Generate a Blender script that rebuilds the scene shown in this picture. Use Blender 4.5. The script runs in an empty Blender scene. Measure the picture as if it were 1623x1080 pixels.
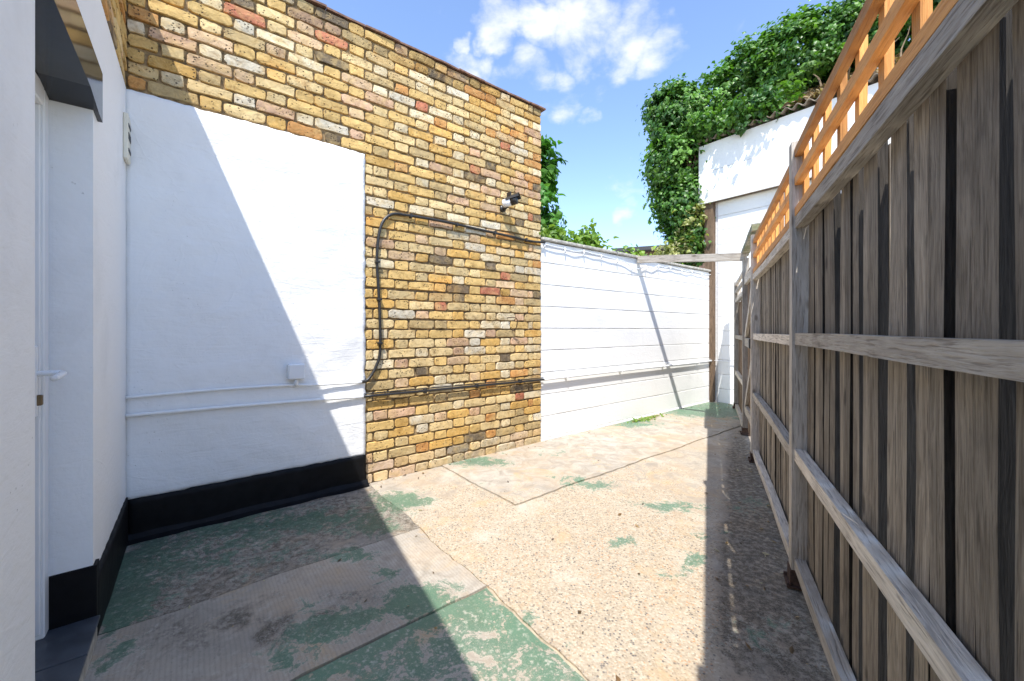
import bpy, bmesh, math, random
from mathutils import Vector, Matrix, noise as mnoise

# ------------------------------------------------------------------ camera, sky, sun, exposure
scene = bpy.context.scene
COL = scene.collection
FPX, CX, HY, EYE = 631.0, 811.5, 523.0, 1.15      # focal length in photo pixels, centre, horizon row, eye height

cam = bpy.data.cameras.new("camera")
cam.lens = FPX / 1623.0 * 36.0
cam.sensor_width = 36.0
cam.shift_y = -(540.0 - HY) / 1623.0
cam.clip_start = 0.02
cam.clip_end = 500.0
camo = bpy.data.objects.new("camera", cam)
COL.objects.link(camo)
camo.location = (0, 0, EYE)
camo.rotation_euler = (math.pi / 2, 0, 0)
scene.camera = camo

SUN_DIR = Vector((0.095, 0.610, -1.0)).normalized()      # the way the light travels
world = bpy.data.worlds.new("World")
scene.world = world
world.use_nodes = True


def px_dir(px, py):
    return Vector(((px - CX) / FPX, 1.0, (HY - py) / FPX)).normalized()


def build_sky():
    nt = world.node_tree
    N, L = nt.nodes, nt.links
    N.clear()
    out = N.new('ShaderNodeOutputWorld')
    bg = N.new('ShaderNodeBackground')
    bg.inputs['Strength'].default_value = 0.15
    sky = N.new('ShaderNodeTexSky')
    sky.sky_type = 'NISHITA'
    sky.sun_disc = False
    sky.sun_elevation = math.asin(-SUN_DIR.z)
    sky.sun_rotation = math.atan2(-SUN_DIR.x, -SUN_DIR.y)
    sky.air_density = 1.0
    sky.dust_density = 0.25
    sky.ozone_density = 2.6
    tc = N.new('ShaderNodeTexCoord')
    # fbm on the sky direction
    mp = N.new('ShaderNodeMapping')
    mp.inputs['Scale'].default_value = (6.0, 6.0, 11.0)
    L.new(tc.outputs['Generated'], mp.inputs['Vector'])
    nz = N.new('ShaderNodeTexNoise')
    nz.inputs['Scale'].default_value = 1.0
    nz.inputs['Detail'].default_value = 9.0
    nz.inputs['Roughness'].default_value = 0.58
    nz.inputs['Distortion'].default_value = 0.2
    L.new(mp.outputs['Vector'], nz.inputs['Vector'])
    nd = N.new('ShaderNodeTexNoise')
    nd.inputs['Scale'].default_value = 9.0
    nd.inputs['Detail'].default_value = 5.0
    L.new(tc.outputs['Generated'], nd.inputs['Vector'])
    wv = N.new('ShaderNodeVectorMath')
    wv.operation = 'MULTIPLY_ADD'
    L.new(nd.outputs['Color'], wv.inputs[0])
    wv.inputs[1].default_value = (.22, .22, .16)
    wa = N.new('ShaderNodeVectorMath')
    wa.operation = 'ADD'
    L.new(tc.outputs['Generated'], wa.inputs[0])
    wa.inputs[1].default_value = (-.11, -.11, -.08)
    L.new(wa.outputs['Vector'], wv.inputs[2])
    wn = N.new('ShaderNodeVectorMath')
    wn.operation = 'NORMALIZE'
    L.new(wv.outputs['Vector'], wn.inputs[0])
    warped = wn.outputs['Vector']
    nb = N.new('ShaderNodeTexNoise')
    nb.inputs['Scale'].default_value = 2.3
    nb.inputs['Detail'].default_value = 3.0
    L.new(tc.outputs['Generated'], nb.inputs['Vector'])
    far = N.new('ShaderNodeMapRange')
    far.interpolation_type = 'SMOOTHSTEP'
    far.inputs['From Min'].default_value = 0.56
    far.inputs['From Max'].default_value = 0.75
    far.inputs['To Max'].default_value = 0.75
    L.new(nb.outputs['Fac'], far.inputs['Value'])
    acc = far.outputs['Result']
    blobs = [(790, 30, 42), (850, 48, 50), (920, 62, 56), (990, 72, 64), (1050, 84, 54), (905, 8, 36),
             (745, 122, 52), (815, 152, 58), (880, 166, 54), (935, 174, 38),
             (985, 300, 38), (1020, 306, 32), (1000, 345, 26), (730, 55, 22),
             (300, -160, 130), (620, -220, 150), (1250, -120, 120), (1700, 60, 120)]
    for (x, y, r) in blobs:
        c = px_dir(x, y)
        e = px_dir(x + r, y)
        ang = max(c.angle(e), 0.02)
        dot = N.new('ShaderNodeVectorMath')
        dot.operation = 'DOT_PRODUCT'
        L.new(warped, dot.inputs[0])
        dot.inputs[1].default_value = c
        mr = N.new('ShaderNodeMapRange')
        mr.interpolation_type = 'SMOOTHSTEP'
        mr.inputs['From Min'].default_value = math.cos(ang * 1.22)
        mr.inputs['From Max'].default_value = 1.0
        mr.inputs['To Max'].default_value = 0.54 if y < 250 else 0.45
        L.new(dot.outputs['Value'], mr.inputs['Value'])
        mx = N.new('ShaderNodeMath')
        mx.operation = 'MAXIMUM'
        L.new(acc, mx.inputs[0])
        L.new(mr.outputs['Result'], mx.inputs[1])
        acc = mx.outputs[0]
    sub = N.new('ShaderNodeMath')
    sub.operation = 'MULTIPLY_ADD'
    sub.inputs[1].default_value = 2.4
    sub.inputs[2].default_value = -1.2
    L.new(nz.outputs['Fac'], sub.inputs[0])
    add = N.new('ShaderNodeMath')
    add.operation = 'ADD'
    L.new(acc, add.inputs[0])
    L.new(sub.outputs[0], add.inputs[1])
    den = N.new('ShaderNodeMapRange')
    den.interpolation_type = 'SMOOTHSTEP'
    den.inputs['From Min'].default_value = 0.22
    den.inputs['From Max'].default_value = 0.95
    den.inputs['To Max'].default_value = 0.9
    L.new(add.outputs[0], den.inputs['Value'])
    mix = N.new('ShaderNodeMix')
    mix.data_type = 'RGBA'
    mix.inputs['B'].default_value = (3.1, 3.15, 3.3, 1)
    L.new(den.outputs['Result'], mix.inputs['Factor'])
    tint = N.new('ShaderNodeMix')
    tint.data_type = 'RGBA'
    tint.blend_type = 'MULTIPLY'
    tint.inputs['Factor'].default_value = 1.0
    tint.inputs['B'].default_value = (.91, .895, .93, 1)
    L.new(sky.outputs['Color'], tint.inputs['A'])
    L.new(tint.outputs['Result'], mix.inputs['A'])
    L.new(mix.outputs['Result'], bg.inputs['Color'])
    L.new(bg.outputs['Background'], out.inputs['Surface'])


build_sky()
sun = bpy.data.lights.new("sun", 'SUN')
sun.energy = 2.75
sun.angle = math.radians(0.55)
sun.color = (1.0, 0.96, 0.90)
suno = bpy.data.objects.new("sun", sun)
COL.objects.link(suno)
suno.rotation_euler = SUN_DIR.to_track_quat('-Z', 'Y').to_euler()
suno.location = (-2, -6, 9)

vs = scene.view_settings
vs.view_transform = 'Standard'
vs.look = 'None'
vs.gamma = 1.0
vs.use_curve_mapping = False
vs.exposure = 1.37

# ------------------------------------------------------------------ helpers
WM = {}          # world matrix of every object made here (nothing is evaluated while building)


def frame(origin, xdir):
    x = Vector((xdir[0], xdir[1], 0)).normalized()
    z = Vector((0, 0, 1))
    y = z.cross(x)
    m = Matrix.Identity(4)
    for i, v in enumerate((x, y, z)):
        m[0][i], m[1][i], m[2][i] = v
    m.translation = Vector((origin[0], origin[1], 0))
    return m


# frames: local x along the wall, local y INTO the wall (front faces -y), z up
LW = frame((0.298, 4.053), (0.783, 0.622))          # long left wall: x = t
DW = frame((-2.09, 2.156), (-0.622, 0.783))         # wall with the door: x = -k (k grows towards the camera)
OW = frame((3.18, 6.34), (0.622, -0.783))           # white outbuilding: x = m
FW = frame((1.26, 1.76), (-0.443, -0.896))          # fence: x = -q (q grows away from the camera)
T3 = Matrix.Translation


def at(px, py, Y):
    return Vector(((px - CX) / FPX * Y, Y, EYE + (HY - py) / FPX * Y))


def link(o, parent=None, M=None):
    COL.objects.link(o)
    M = M or Matrix.Identity(4)
    WM[o.name] = M
    if parent is not None:
        o.parent = parent
        o.matrix_basis = WM[parent.name].inverted() @ M
    else:
        o.matrix_basis = M
    return o


def thing(name, label, cat, M=None, group=None):
    o = bpy.data.objects.new(name, None)
    o.empty_display_size = 0.1
    link(o, None, M)
    o['label'] = label
    o['category'] = cat
    if group:
        o['group'] = group
    return o


def tag(o, label, cat, group=None):
    o['label'] = label
    o['category'] = cat
    if group:
        o['group'] = group
    return o


def part(name, mesh, mat, parent=None, M=None):
    if mat is not None and len(mesh.materials) == 0:
        mesh.materials.append(mat)
    return link(bpy.data.objects.new(name, mesh), parent, M)


def mesh_of(name, verts, faces, smooth=False):
    me = bpy.data.meshes.new(name)
    me.from_pydata([tuple(v) for v in verts], [], faces)
    if smooth:
        for p in me.polygons:
            p.use_smooth = True
    me.update()
    return me


def from_bm(name, bm, smooth=False):
    me = bpy.data.meshes.new(name)
    bmesh.ops.recalc_face_normals(bm, faces=bm.faces)
    bm.to_mesh(me)
    bm.free()
    if smooth:
        for p in me.polygons:
            p.use_smooth = True
    return me


def box_into(bm, x0, x1, y0, y1, z0, z1, bevel=0.0, M=None):
    r = bmesh.ops.create_cube(bm, size=1.0)
    vs_ = r['verts']
    for v in vs_:
        v.co = Vector((x0 + (v.co.x + .5) * (x1 - x0), y0 + (v.co.y + .5) * (y1 - y0), z0 + (v.co.z + .5) * (z1 - z0)))
    if bevel > 0:
        es = {e for v in vs_ for e in v.link_edges}
        rr = bmesh.ops.bevel(bm, geom=list(es), offset=bevel, segments=1, affect='EDGES')
        vs_ = list({v for f in rr['faces'] for v in f.verts} | {v for v in vs_ if v.is_valid})
    if M is not None:
        for v in vs_:
            v.co = M @ v.co
    return vs_


def box(name, x0, x1, y0, y1, z0, z1, bevel=0.0):
    bm = bmesh.new()
    box_into(bm, x0, x1, y0, y1, z0, z1, bevel)
    return from_bm(name, bm)


def prism(name, poly, y0, y1):
    """polygon in local (x, z) extruded from y0 to y1"""
    n = len(poly)
    v = [(x, y0, z) for x, z in poly] + [(x, y1, z) for x, z in poly]
    f = [list(range(n)), list(range(2 * n - 1, n - 1, -1))]
    for i in range(n):
        j = (i + 1) % n
        f.append([i, i + n, j + n, j])
    bm = bmesh.new()
    bv = [bm.verts.new(p) for p in v]
    for q in f:
        bm.faces.new([bv[i] for i in q])
    return from_bm(name, bm)


def tube(name, pts, r, sides=8, smooth=True):
    pts = [Vector(p) for p in pts]
    rad = r if isinstance(r, (list, tuple)) else [r] * len(pts)
    verts, faces = [], []
    for i, p in enumerate(pts):
        d = (pts[min(i + 1, len(pts) - 1)] - pts[max(i - 1, 0)]).normalized()
        a = d.cross(Vector((0, 0, 1)))
        if a.length < 0.05:
            a = d.cross(Vector((0, 1, 0)))
        a.normalize()
        b = d.cross(a)
        for k in range(sides):
            t = 2 * math.pi * k / sides
            verts.append(p + (a * math.cos(t) + b * math.sin(t)) * rad[i])
    for i in range(len(pts) - 1):
        for k in range(sides):
            k2 = (k + 1) % sides
            faces.append([i * sides + k, i * sides + k2, (i + 1) * sides + k2, (i + 1) * sides + k])
    faces.append(list(range(sides - 1, -1, -1)))
    faces.append([(len(pts) - 1) * sides + k for k in range(sides)])
    bm = bmesh.new()
    bv = [bm.verts.new(p) for p in verts]
    for q in faces:
        bm.faces.new([bv[i] for i in q])
    return from_bm(name, bm, smooth)


def smooth_path(pts, sub=5):
    """Catmull-Rom through the points"""
    P = [Vector(p) for p in pts]
    out = []
    for i in range(len(P) - 1):
        p0, p1, p2, p3 = P[max(i - 1, 0)], P[i], P[i + 1], P[min(i + 2, len(P) - 1)]
        for k in range(sub):
            t = k / sub
            out.append(0.5 * ((2 * p1) + (p2 - p0) * t + (2 * p0 - 5 * p1 + 4 * p2 - p3) * t * t + (3 * p1 - p0 - 3 * p2 + p3) * t ** 3))
    out.append(P[-1])
    return out


def plank(name, L, w, t, rng, nseg=5, wob=0.004, twist=0.0, taper=1.0):
    """timber along local x; width along y, thickness along z, both centred; starts at x = 0"""
    verts, faces = [], []
    o1, o2, o3 = rng.uniform(0, 50), rng.uniform(0, 50), rng.uniform(0, 50)
    for i in range(nseg + 1):
        u = i / nseg
        dy = (mnoise.noise((o1, u * 3, 0))) * wob
        dz = (mnoise.noise((o2, u * 2, 5))) * wob * 0.8
        wl = w / 2 * (1 + mnoise.noise((o3, u * 4, 1)) * wob * 8)
        wr = w / 2 * (1 + mnoise.noise((o3, u * 4, 7)) * wob * 8)
        tl = t / 2 * taper
        a = twist * (u - .5)
        for (yy, zz) in ((-wl, -t / 2), (wr, -tl), (wr, tl), (-wl, t / 2)):
            verts.append((u * L, dy + yy * math.cos(a) - zz * math.sin(a), dz + yy * math.sin(a) + zz * math.cos(a)))
    for i in range(nseg):
        for k in range(4):
            k2 = (k + 1) % 4
            faces.append([i * 4 + k, i * 4 + k2, (i + 1) * 4 + k2, (i + 1) * 4 + k])
    faces.append([3, 2, 1, 0])
    faces.append([nseg * 4 + k for k in range(4)])
    bm = bmesh.new()
    bv = [bm.verts.new(p) for p in verts]
    for q in faces:
        bm.faces.new([bv[i] for i in q])
    return from_bm(name, bm)


def axes(frame_m, x, y, z, xv, yv, zv):
    """matrix in a frame whose local axes are the given frame vectors"""
    m = Matrix.Identity(4)
    for i, v in enumerate((xv, yv, zv)):
        v = Vector(v).normalized()
        m[0][i], m[1][i], m[2][i] = v
    m.translation = Vector((x, y, z))
    return frame_m @ m


UP = lambda f, x, y, z, lean=0.0: axes(f, x, y, z, (math.sin(lean), 0, math.cos(lean)), (math.cos(lean), 0, -math.sin(lean)), (0, 1, 0))
ALONG = lambda f, x, y, z, slope=0.0: axes(f, x, y, z, (math.cos(slope), 0, math.sin(slope)), (0, 1, 0), (-math.sin(slope), 0, math.cos(slope)))


def relief(name, x0, x1, z0, z1, step, y, amp, back, seed, jit=0.0, sides='lrtb'):
    """plaster sheet: front at y - noise, edges turned back to y = back; jit makes the named edges ragged"""
    nx = max(2, int((x1 - x0) / step))
    nz = max(2, int((z1 - z0) / step))
    verts, faces = [], []
    for j in range(nz + 1):
        for i in range(nx + 1):
            x = x0 + (x1 - x0) * i / nx
            z = z0 + (z1 - z0) * j / nz
            p = Vector((x * 3.1 + seed, z * 3.1, seed * 2.0))
            h = mnoise.fractal(p, 1.0, 2.0, 5) * amp
            g = Vector((x * 24, z * 24, seed))
            if jit:
                if (i == 0 and 'l' in sides) or (i == nx and 'r' in sides):
                    x += mnoise.noise(g) * jit
                if (j == 0 and 'b' in sides) or (j == nz and 't' in sides):
                    z += mnoise.noise(g) * jit
            edge = i in (0, nx) or j in (0, nz)
            verts.append((x, y - h * 0.6 + (0.003 if edge else 0.0), z))
    W = nx + 1
    for j in range(nz):
        for i in range(nx):
            a = j * W + i
            faces.append([a, a + 1, a + 1 + W, a + W])
    ring = [i for i in range(W)] + [j * W + nx for j in range(1, nz + 1)] + [nz * W + i for i in range(nx - 1, -1, -1)] + [j * W for j in range(nz - 1, 0, -1)]
    base = len(verts)
    for r in ring:
        verts.append((verts[r][0], back, verts[r][2]))
    m = len(ring)
    for i in range(m):
        j = (i + 1) % m
        faces.append([ring[i], base + i, base + j, ring[j]])
    return mesh_of(name, verts, faces, True)


# ------------------------------------------------------------------ materials
def new_mat(name):
    m = bpy.data.materials.new(name)
    m.use_nodes = True
    nt = m.node_tree
    nt.nodes.clear()
    out = nt.nodes.new('ShaderNodeOutputMaterial')
    b = nt.nodes.new('ShaderNodeBsdfPrincipled')
    nt.links.new(b.outputs['BSDF'], out.inputs['Surface'])
    return m, nt.nodes, nt.links, b


def n_noise(N, L, vec, scale, detail=4, rough=.55, dist=0.0):
    n = N.new('ShaderNodeTexNoise')
    n.inputs['Scale'].default_value = scale
    n.inputs['Detail'].default_value = detail
    n.inputs['Roughness'].default_value = rough
    n.inputs['Distortion'].default_value = dist
    if vec is not None:
        L.new(vec, n.inputs['Vector'])
    return n.outputs['Fac']


def n_map(N, L, val, a, b, c=0.0, d=1.0, smooth=True):
    m = N.new('ShaderNodeMapRange')
    if smooth:
        m.interpolation_type = 'SMOOTHSTEP'
    m.inputs['From Min'].default_value = a
    m.inputs['From Max'].default_value = b
    m.inputs['To Min'].default_value = c
    m.inputs['To Max'].default_value = d
    L.new(val, m.inputs['Value'])
    return m.outputs['Result']


def n_math(N, L, op, a, b=None, c=None):
    m = N.new('ShaderNodeMath')
    m.operation = op
    for i, v in enumerate((a, b, c)):
        if v is None:
            continue
        if isinstance(v, (int, float)):
            m.inputs[i].default_value = v
        else:
            L.new(v, m.inputs[i])
    return m.outputs[0]


def n_mix(N, L, fac, a, b, mode='MIX'):
    m = N.new('ShaderNodeMix')
    m.data_type = 'RGBA'
    m.blend_type = mode
    for key, v in (('Factor', fac), ('A', a), ('B', b)):
        if isinstance(v, (int, float)):
            m.inputs[key].default_value = v
        elif isinstance(v, tuple):
            m.inputs[key].default_value = v + (1,) if len(v) == 3 else v
        else:
            L.new(v, m.inputs[key])
    return m.outputs['Result']


def n_bump(N, L, b, height, strength, distance):
    bp = N.new('ShaderNodeBump')
    bp.inputs['Strength'].default_value = strength
    bp.inputs['Distance'].default_value = distance
    L.new(height, bp.inputs['Height'])
    L.new(bp.outputs['Normal'], b.inputs['Normal'])


def obj_coord(N):
    return N.new('ShaderNodeTexCoord').outputs['Object']


def geo_pos(N):
    return N.new('ShaderNodeNewGeometry').outputs['Position']


def plain(name, col, rough=.6, metal=0.0, coat=0.0, nscale=30, var=.12, bump=.1, bdist=.002, spec=.5):
    m, N, L, b = new_mat(name)
    p = geo_pos(N)
    f = n_noise(N, L, p, nscale, 5)
    c = n_mix(N, L, n_map(N, L, f, .3, .7), tuple(x * (1 - var) for x in col), tuple(min(1, x * (1 + var)) for x in col))
    L.new(c, b.inputs['Base Color'])
    b.inputs['Roughness'].default_value = rough
    b.inputs['Metallic'].default_value = metal
    b.inputs['Coat Weight'].default_value = coat
    b.inputs['Specular IOR Level'].default_value = spec
    if bump:
        n_bump(N, L, b, f, bump, bdist)
    return m


def white_render_mat(name, col=(.80, .80, .785), coarse=1.0):
    m, N, L, b = new_mat(name)
    p = geo_pos(N)
    a = n_noise(N, L, p, 2.2, 6, .62, .4)
    f = n_noise(N, L, p, 34, 6, .65)
    mp = N.new('ShaderNodeMapping')
    mp.inputs['Scale'].default_value = (3.0, 3.0, 16.0)
    L.new(p, mp.inputs['Vector'])
    tr = n_noise(N, L, mp.outputs['Vector'], 1.6, 5, .6, 1.2)
    pits = N.new('ShaderNodeTexVoronoi')
    pits.inputs['Scale'].default_value = 38
    L.new(p, pits.inputs['Vector'])
    pit = n_map(N, L, pits.outputs['Distance'], .05, .16, 1, 0)
    gate = n_map(N, L, n_noise(N, L, p, 3.3, 3), .56, .66)
    pit = n_math(N, L, 'MULTIPLY', pit, gate)
    dirt = n_map(N, L, a, .5, .78)
    c = n_mix(N, L, dirt, col, tuple(x * .91 for x in col))
    c = n_mix(N, L, n_math(N, L, 'MULTIPLY', pit, .35), c, (.45, .43, .40))
    L.new(c, b.inputs['Base Color'])
    b.inputs['Roughness'].default_value = .62
    b.inputs['Specular IOR Level'].default_value = .35
    h = n_math(N, L, 'MULTIPLY_ADD', a, .9 * coarse, n_math(N, L, 'MULTIPLY', f, .22))
    h = n_math(N, L, 'MULTIPLY_ADD', tr, .34 * coarse, h)
    rd = n_noise(N, L, p, 1.1, 3, .5, 2.2)
    ridge = n_math(N, L, 'ABSOLUTE', n_math(N, L, 'SUBTRACT', rd, .5))
    h = n_math(N, L, 'MULTIPLY_ADD', n_map(N, L, ridge, 0, .016, .07, 0), coarse, h)
    h = n_math(N, L, 'SUBTRACT', h, n_math(N, L, 'MULTIPLY', pit, .25))
    n_bump(N, L, b, h, .65, .015)
    return m


def brick_mat(name, source):
    m, N, L, b = new_mat(name)
    if source == 'object':
        oi = N.new('ShaderNodeObjectInfo')
        base = oi.outputs['Color']
    else:
        at_ = N.new('ShaderNodeVertexColor')
        at_.layer_name = 'tint'
        base = at_.outputs['Color']
    p = geo_pos(N)
    big = n_noise(N, L, p, 19, 6, .7, .8)
    fine = n_noise(N, L, p, 95, 4, .7)
    vor = N.new('ShaderNodeTexVoronoi')
    vor.inputs['Scale'].default_value = 58
    vor.inputs['Randomness'].default_value = 1
    L.new(p, vor.inputs['Vector'])
    pit = n_math(N, L, 'MULTIPLY', n_map(N, L, vor.outputs['Distance'], .14, .34, 1, 0), n_map(N, L, n_noise(N, L, p, 21, 2), .47, .57))
    hue = n_noise(N, L, p, 11, 5, .6, .5)
    base = n_mix(N, L, n_map(N, L, hue, .42, .70, 0, .55), base, (.60, .42, .17))
    c = n_mix(N, L, n_map(N, L, big, .46, .68, 0, .85), base, n_mix(N, L, 1.0, base, (1.25, 1.25, 1.3), 'MULTIPLY'))
    c = n_mix(N, L, n_map(N, L, big, .50, .28, 0, .75), c, n_mix(N, L, 1.0, base, (.55, .46, .40), 'MULTIPLY'))
    c = n_mix(N, L, n_map(N, L, fine, .55, .75, 0, .35), c, (.64, .52, .32))
    wide = n_noise(N, L, p, 2.2, 4, .6, .4)
    c = n_mix(N, L, n_map(N, L, wide, .54, .74, 0, .5), c, n_mix(N, L, 1.0, c, (.98, .70, .42), 'MULTIPLY'))
    soot = n_map(N, L, n_noise(N, L, p, 7, 6, .7), .58, .74, 0, .6)
    c = n_mix(N, L, soot, c, n_mix(N, L, 1.0, c, (.38, .31, .24), 'MULTIPLY'))
    c = n_mix(N, L, n_math(N, L, 'MULTIPLY', pit, .8), c, (.07, .05, .035))
    L.new(c, b.inputs['Base Color'])
    b.inputs['Roughness'].default_value = .85
    b.inputs['Specular IOR Level'].default_value = .25
    h = n_math(N, L, 'MULTIPLY_ADD', big, .8, n_math(N, L, 'MULTIPLY', fine, .35))
    h = n_math(N, L, 'SUBTRACT', h, pit)
    n_bump(N, L, b, h, .9, .008)
    return m


def wood_mat(name, c1, c2, dark, rough=.8, grain=1.0, moss=0.0):
    m, N, L, b = new_mat(name)
    oc = obj_coord(N)
    oi = N.new('ShaderNodeObjectInfo')
    off = N.new('ShaderNodeVectorMath')
    off.operation = 'MULTIPLY_ADD'
    L.new(oi.outputs['Random'], off.inputs[0])
    off.inputs[1].default_value = (37.0, 53.0, 71.0)
    L.new(oc, off.inputs[2])
    mp = N.new('ShaderNodeMapping')
    mp.inputs['Scale'].default_value = (4.5, 48.0, 48.0)
    L.new(off.outputs['Vector'], mp.inputs['Vector'])
    g = n_noise(N, L, mp.outputs['Vector'], 1.0, 7, .68, .9)
    mp2 = N.new('ShaderNodeMapping')
    mp2.inputs['Scale'].default_value = (9.0, 170.0, 170.0)
    L.new(off.outputs['Vector'], mp2.inputs['Vector'])
    g2 = n_noise(N, L, mp2.outputs['Vector'], 1.0, 3, .6, .3)
    blot = n_noise(N, L, off.outputs['Vector'], 4.5, 4, .6)
    kn = N.new('ShaderNodeTexVoronoi')
    kn.inputs['Scale'].default_value = 1.0
    mp3 = N.new('ShaderNodeMapping')
    mp3.inputs['Scale'].default_value = (4.2, 9.0, 9.0)
    L.new(off.outputs['Vector'], mp3.inputs['Vector'])
    L.new(mp3.outputs['Vector'], kn.inputs['Vector'])
    knot = n_map(N, L, kn.outputs['Distance'], .06, .17, 1, 0)
    c = n_mix(N, L, n_map(N, L, g, .3, .7), c1, c2)
    c = n_mix(N, L, n_map(N, L, g2, .52, .68, 0, .62 * grain), c, dark)
    c = n_mix(N, L, n_map(N, L, blot, .52, .78, 0, .5), c, dark)
    c = n_mix(N, L, n_math(N, L, 'MULTIPLY', knot, .75), c, dark)
    hv = N.new('ShaderNodeHueSaturation')
    L.new(n_map(N, L, oi.outputs['Random'], 0, 1, .62, 1.25, False), hv.inputs['Value'])
    L.new(c, hv.inputs['Color'])
    col = hv.outputs['Color']
    if moss:
        col = n_mix(N, L, n_map(N, L, n_noise(N, L, geo_pos(N), 9, 5), .42, .62, 0, moss), col, (.13, .15, .045))
    L.new(col, b.inputs['Base Color'])
    b.inputs['Roughness'].default_value = rough
    b.inputs['Specular IOR Level'].default_value = .3
    h = n_math(N, L, 'MULTIPLY_ADD', g, .7, n_math(N, L, 'MULTIPLY', g2, -.8))
    n_bump(N, L, b, h, .9 * grain, .007)
    return m


def slab_mat():
    m, N, L, b = new_mat("painted_concrete")
    p = geo_pos(N)
    at_ = N.new('ShaderNodeAttribute')
    at_.attribute_name = 'mask'
    sep = N.new('ShaderNodeSeparateColor')
    L.new(at_.outputs['Color'], sep.inputs['Color'])
    paint, agg, dirt = sep.outputs[0], sep.outputs[1], sep.outputs[2]
    big = n_noise(N, L, p, 1.9, 6, .6, .3)
    mid = n_noise(N, L, p, 8.5, 9, .68, .8)
    fine = n_noise(N, L, p, 60, 6, .7)
    grit = n_noise(N, L, p, 210, 3, .6)
    # bare concrete
    conc = n_mix(N, L, n_map(N, L, mid, .3, .7), (.30, .265, .215), (.48, .43, .36))
    conc = n_mix(N, L, n_map(N, L, big, .42, .68, 0, .55), conc, (.47, .345, .22))
    conc = n_mix(N, L, n_map(N, L, fine, .58, .78, 0, .5), conc, (.22, .18, .135))
    # exposed aggregate
    v = N.new('ShaderNodeTexVoronoi')
    v.inputs['Scale'].default_value = 120
    L.new(p, v.inputs['Vector'])
    vsep = N.new('ShaderNodeSeparateColor')
    L.new(v.outputs['Color'], vsep.inputs['Color'])
    stone = n_mix(N, L, vsep.outputs[0], (.30, .235, .16), (.58, .50, .385))
    stone = n_mix(N, L, n_map(N, L, vsep.outputs[1], .86, .92), stone, (.10, .09, .085))
    stone = n_mix(N, L, n_map(N, L, vsep.outputs[2], .92, .96), stone, (.50, .24, .10))
    stone = n_mix(N, L, n_map(N, L, v.outputs['Distance'], .35, .62, 0, .7), stone, (.44, .36, .255))
    amask = n_math(N, L, 'MULTIPLY_ADD', n_math(N, L, 'SUBTRACT', mid, .5), 1.6, agg)
    amask = n_map(N, L, amask, .35, .7)
    base = n_mix(N, L, n_math(N, L, 'MULTIPLY', amask, .85), conc, stone)
    pale = n_map(N, L, n_noise(N, L, p, 3.1, 7, .65, .5), .52, .70, 0, .65)
    base = n_mix(N, L, pale, base, (.56, .50, .415))
    rusty = n_map(N, L, n_noise(N, L, p, 2.6, 6, .7, .9), .52, .70, 0, .75)
    base = n_mix(N, L, rusty, base, (.48, .34, .19))
    speck = n_map(N, L, n_noise(N, L, p, 130, 2, .5), .66, .74, 0, .5)
    base = n_mix(N, L, speck, base, (.13, .105, .08))
    # brush marks
    dt = N.new('ShaderNodeVectorMath')
    dt.operation = 'DOT_PRODUCT'
    L.new(p, dt.inputs[0])
    dt.inputs[1].default_value = (.783, .622, 0)
    line = n_math(N, L, 'SINE', n_math(N, L, 'MULTIPLY_ADD', dt.outputs['Value'], 430.0, n_math(N, L, 'MULTIPLY', mid, 9.0)))
    line = n_math(N, L, 'MULTIPLY', n_map(N, L, line, -.2, .9, 0, .20), at_.outputs['Alpha'])
    base = n_mix(N, L, line, base, (.20, .18, .155))
    # dark algae and damp dirt, plus extra darkening painted into the fence's shadow
    dm = n_math(N, L, 'MULTIPLY_ADD', n_math(N, L, 'SUBTRACT', mid, .5), 1.3, dirt)
    dm = n_map(N, L, dm, .3, .8)
    dm = n_math(N, L, 'MULTIPLY', dm, n_map(N, L, n_noise(N, L, p, 34, 6, .7), .34, .6, .35, 1.0))
    dcol = n_mix(N, L, n_map(N, L, grit, .4, .62), (.060, .048, .036), (.17, .145, .11))
    base = n_mix(N, L, n_math(N, L, 'MULTIPLY', dm, .92), base, dcol)
    # flaking green paint
    pn = n_math(N, L, 'MULTIPLY_ADD', n_math(N, L, 'SUBTRACT', mid, .5), 2.0, paint)
    pn = n_math(N, L, 'MULTIPLY_ADD', n_math(N, L, 'SUBTRACT', fine, .5), 1.15, pn)
    pm = n_map(N, L, pn, .42, .64)
    rim = n_math(N, L, 'MULTIPLY', n_map(N, L, pn, .36, .47), n_map(N, L, pn, .47, .50, 1, 0))
    base = n_mix(N, L, n_math(N, L, 'MULTIPLY', rim, .3), base, (.62, .57, .48))
    green = n_mix(N, L, n_map(N, L, big, .35, .65), (.052, .138, .085), (.098, .200, .125))
    scuff = n_math(N, L, 'MULTIPLY', n_map(N, L, fine, .50, .66), n_map(N, L, mid, .40, .62))
    green = n_mix(N, L, n_math(N, L, 'MULTIPLY', scuff, .9), green, (.46, .45, .37))
    green = n_mix(N, L, n_map(N, L, grit, .55, .7, 0, .4), green, (.30, .34, .26))
    green = n_mix(N, L, n_math(N, L, 'MULTIPLY', dm, .5), green, (.055, .075, .05))
    col = n_mix(N, L, n_math(N, L, 'MULTIPLY', pm, n_map(N, L, big, .35, .65, .80, .95)), base, green)
    L.new(col, b.inputs['Base Color'])
    L.new(n_map(N, L, pm, 0, 1, .88, .5), b.inputs['Roughness'])
    b.inputs['Specular IOR Level'].default_value = .3
    h = n_math(N, L, 'MULTIPLY_ADD', mid, .5, n_math(N, L, 'MULTIPLY', fine, .3))
    h = n_math(N, L, 'MULTIPLY_ADD', n_math(N, L, 'MULTIPLY', v.outputs['Distance'], amask), -.35, h)
    h = n_math(N, L, 'MULTIPLY_ADD', pm, .12, h)
    n_bump(N, L, b, h, .6, .008)
    return m


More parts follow.
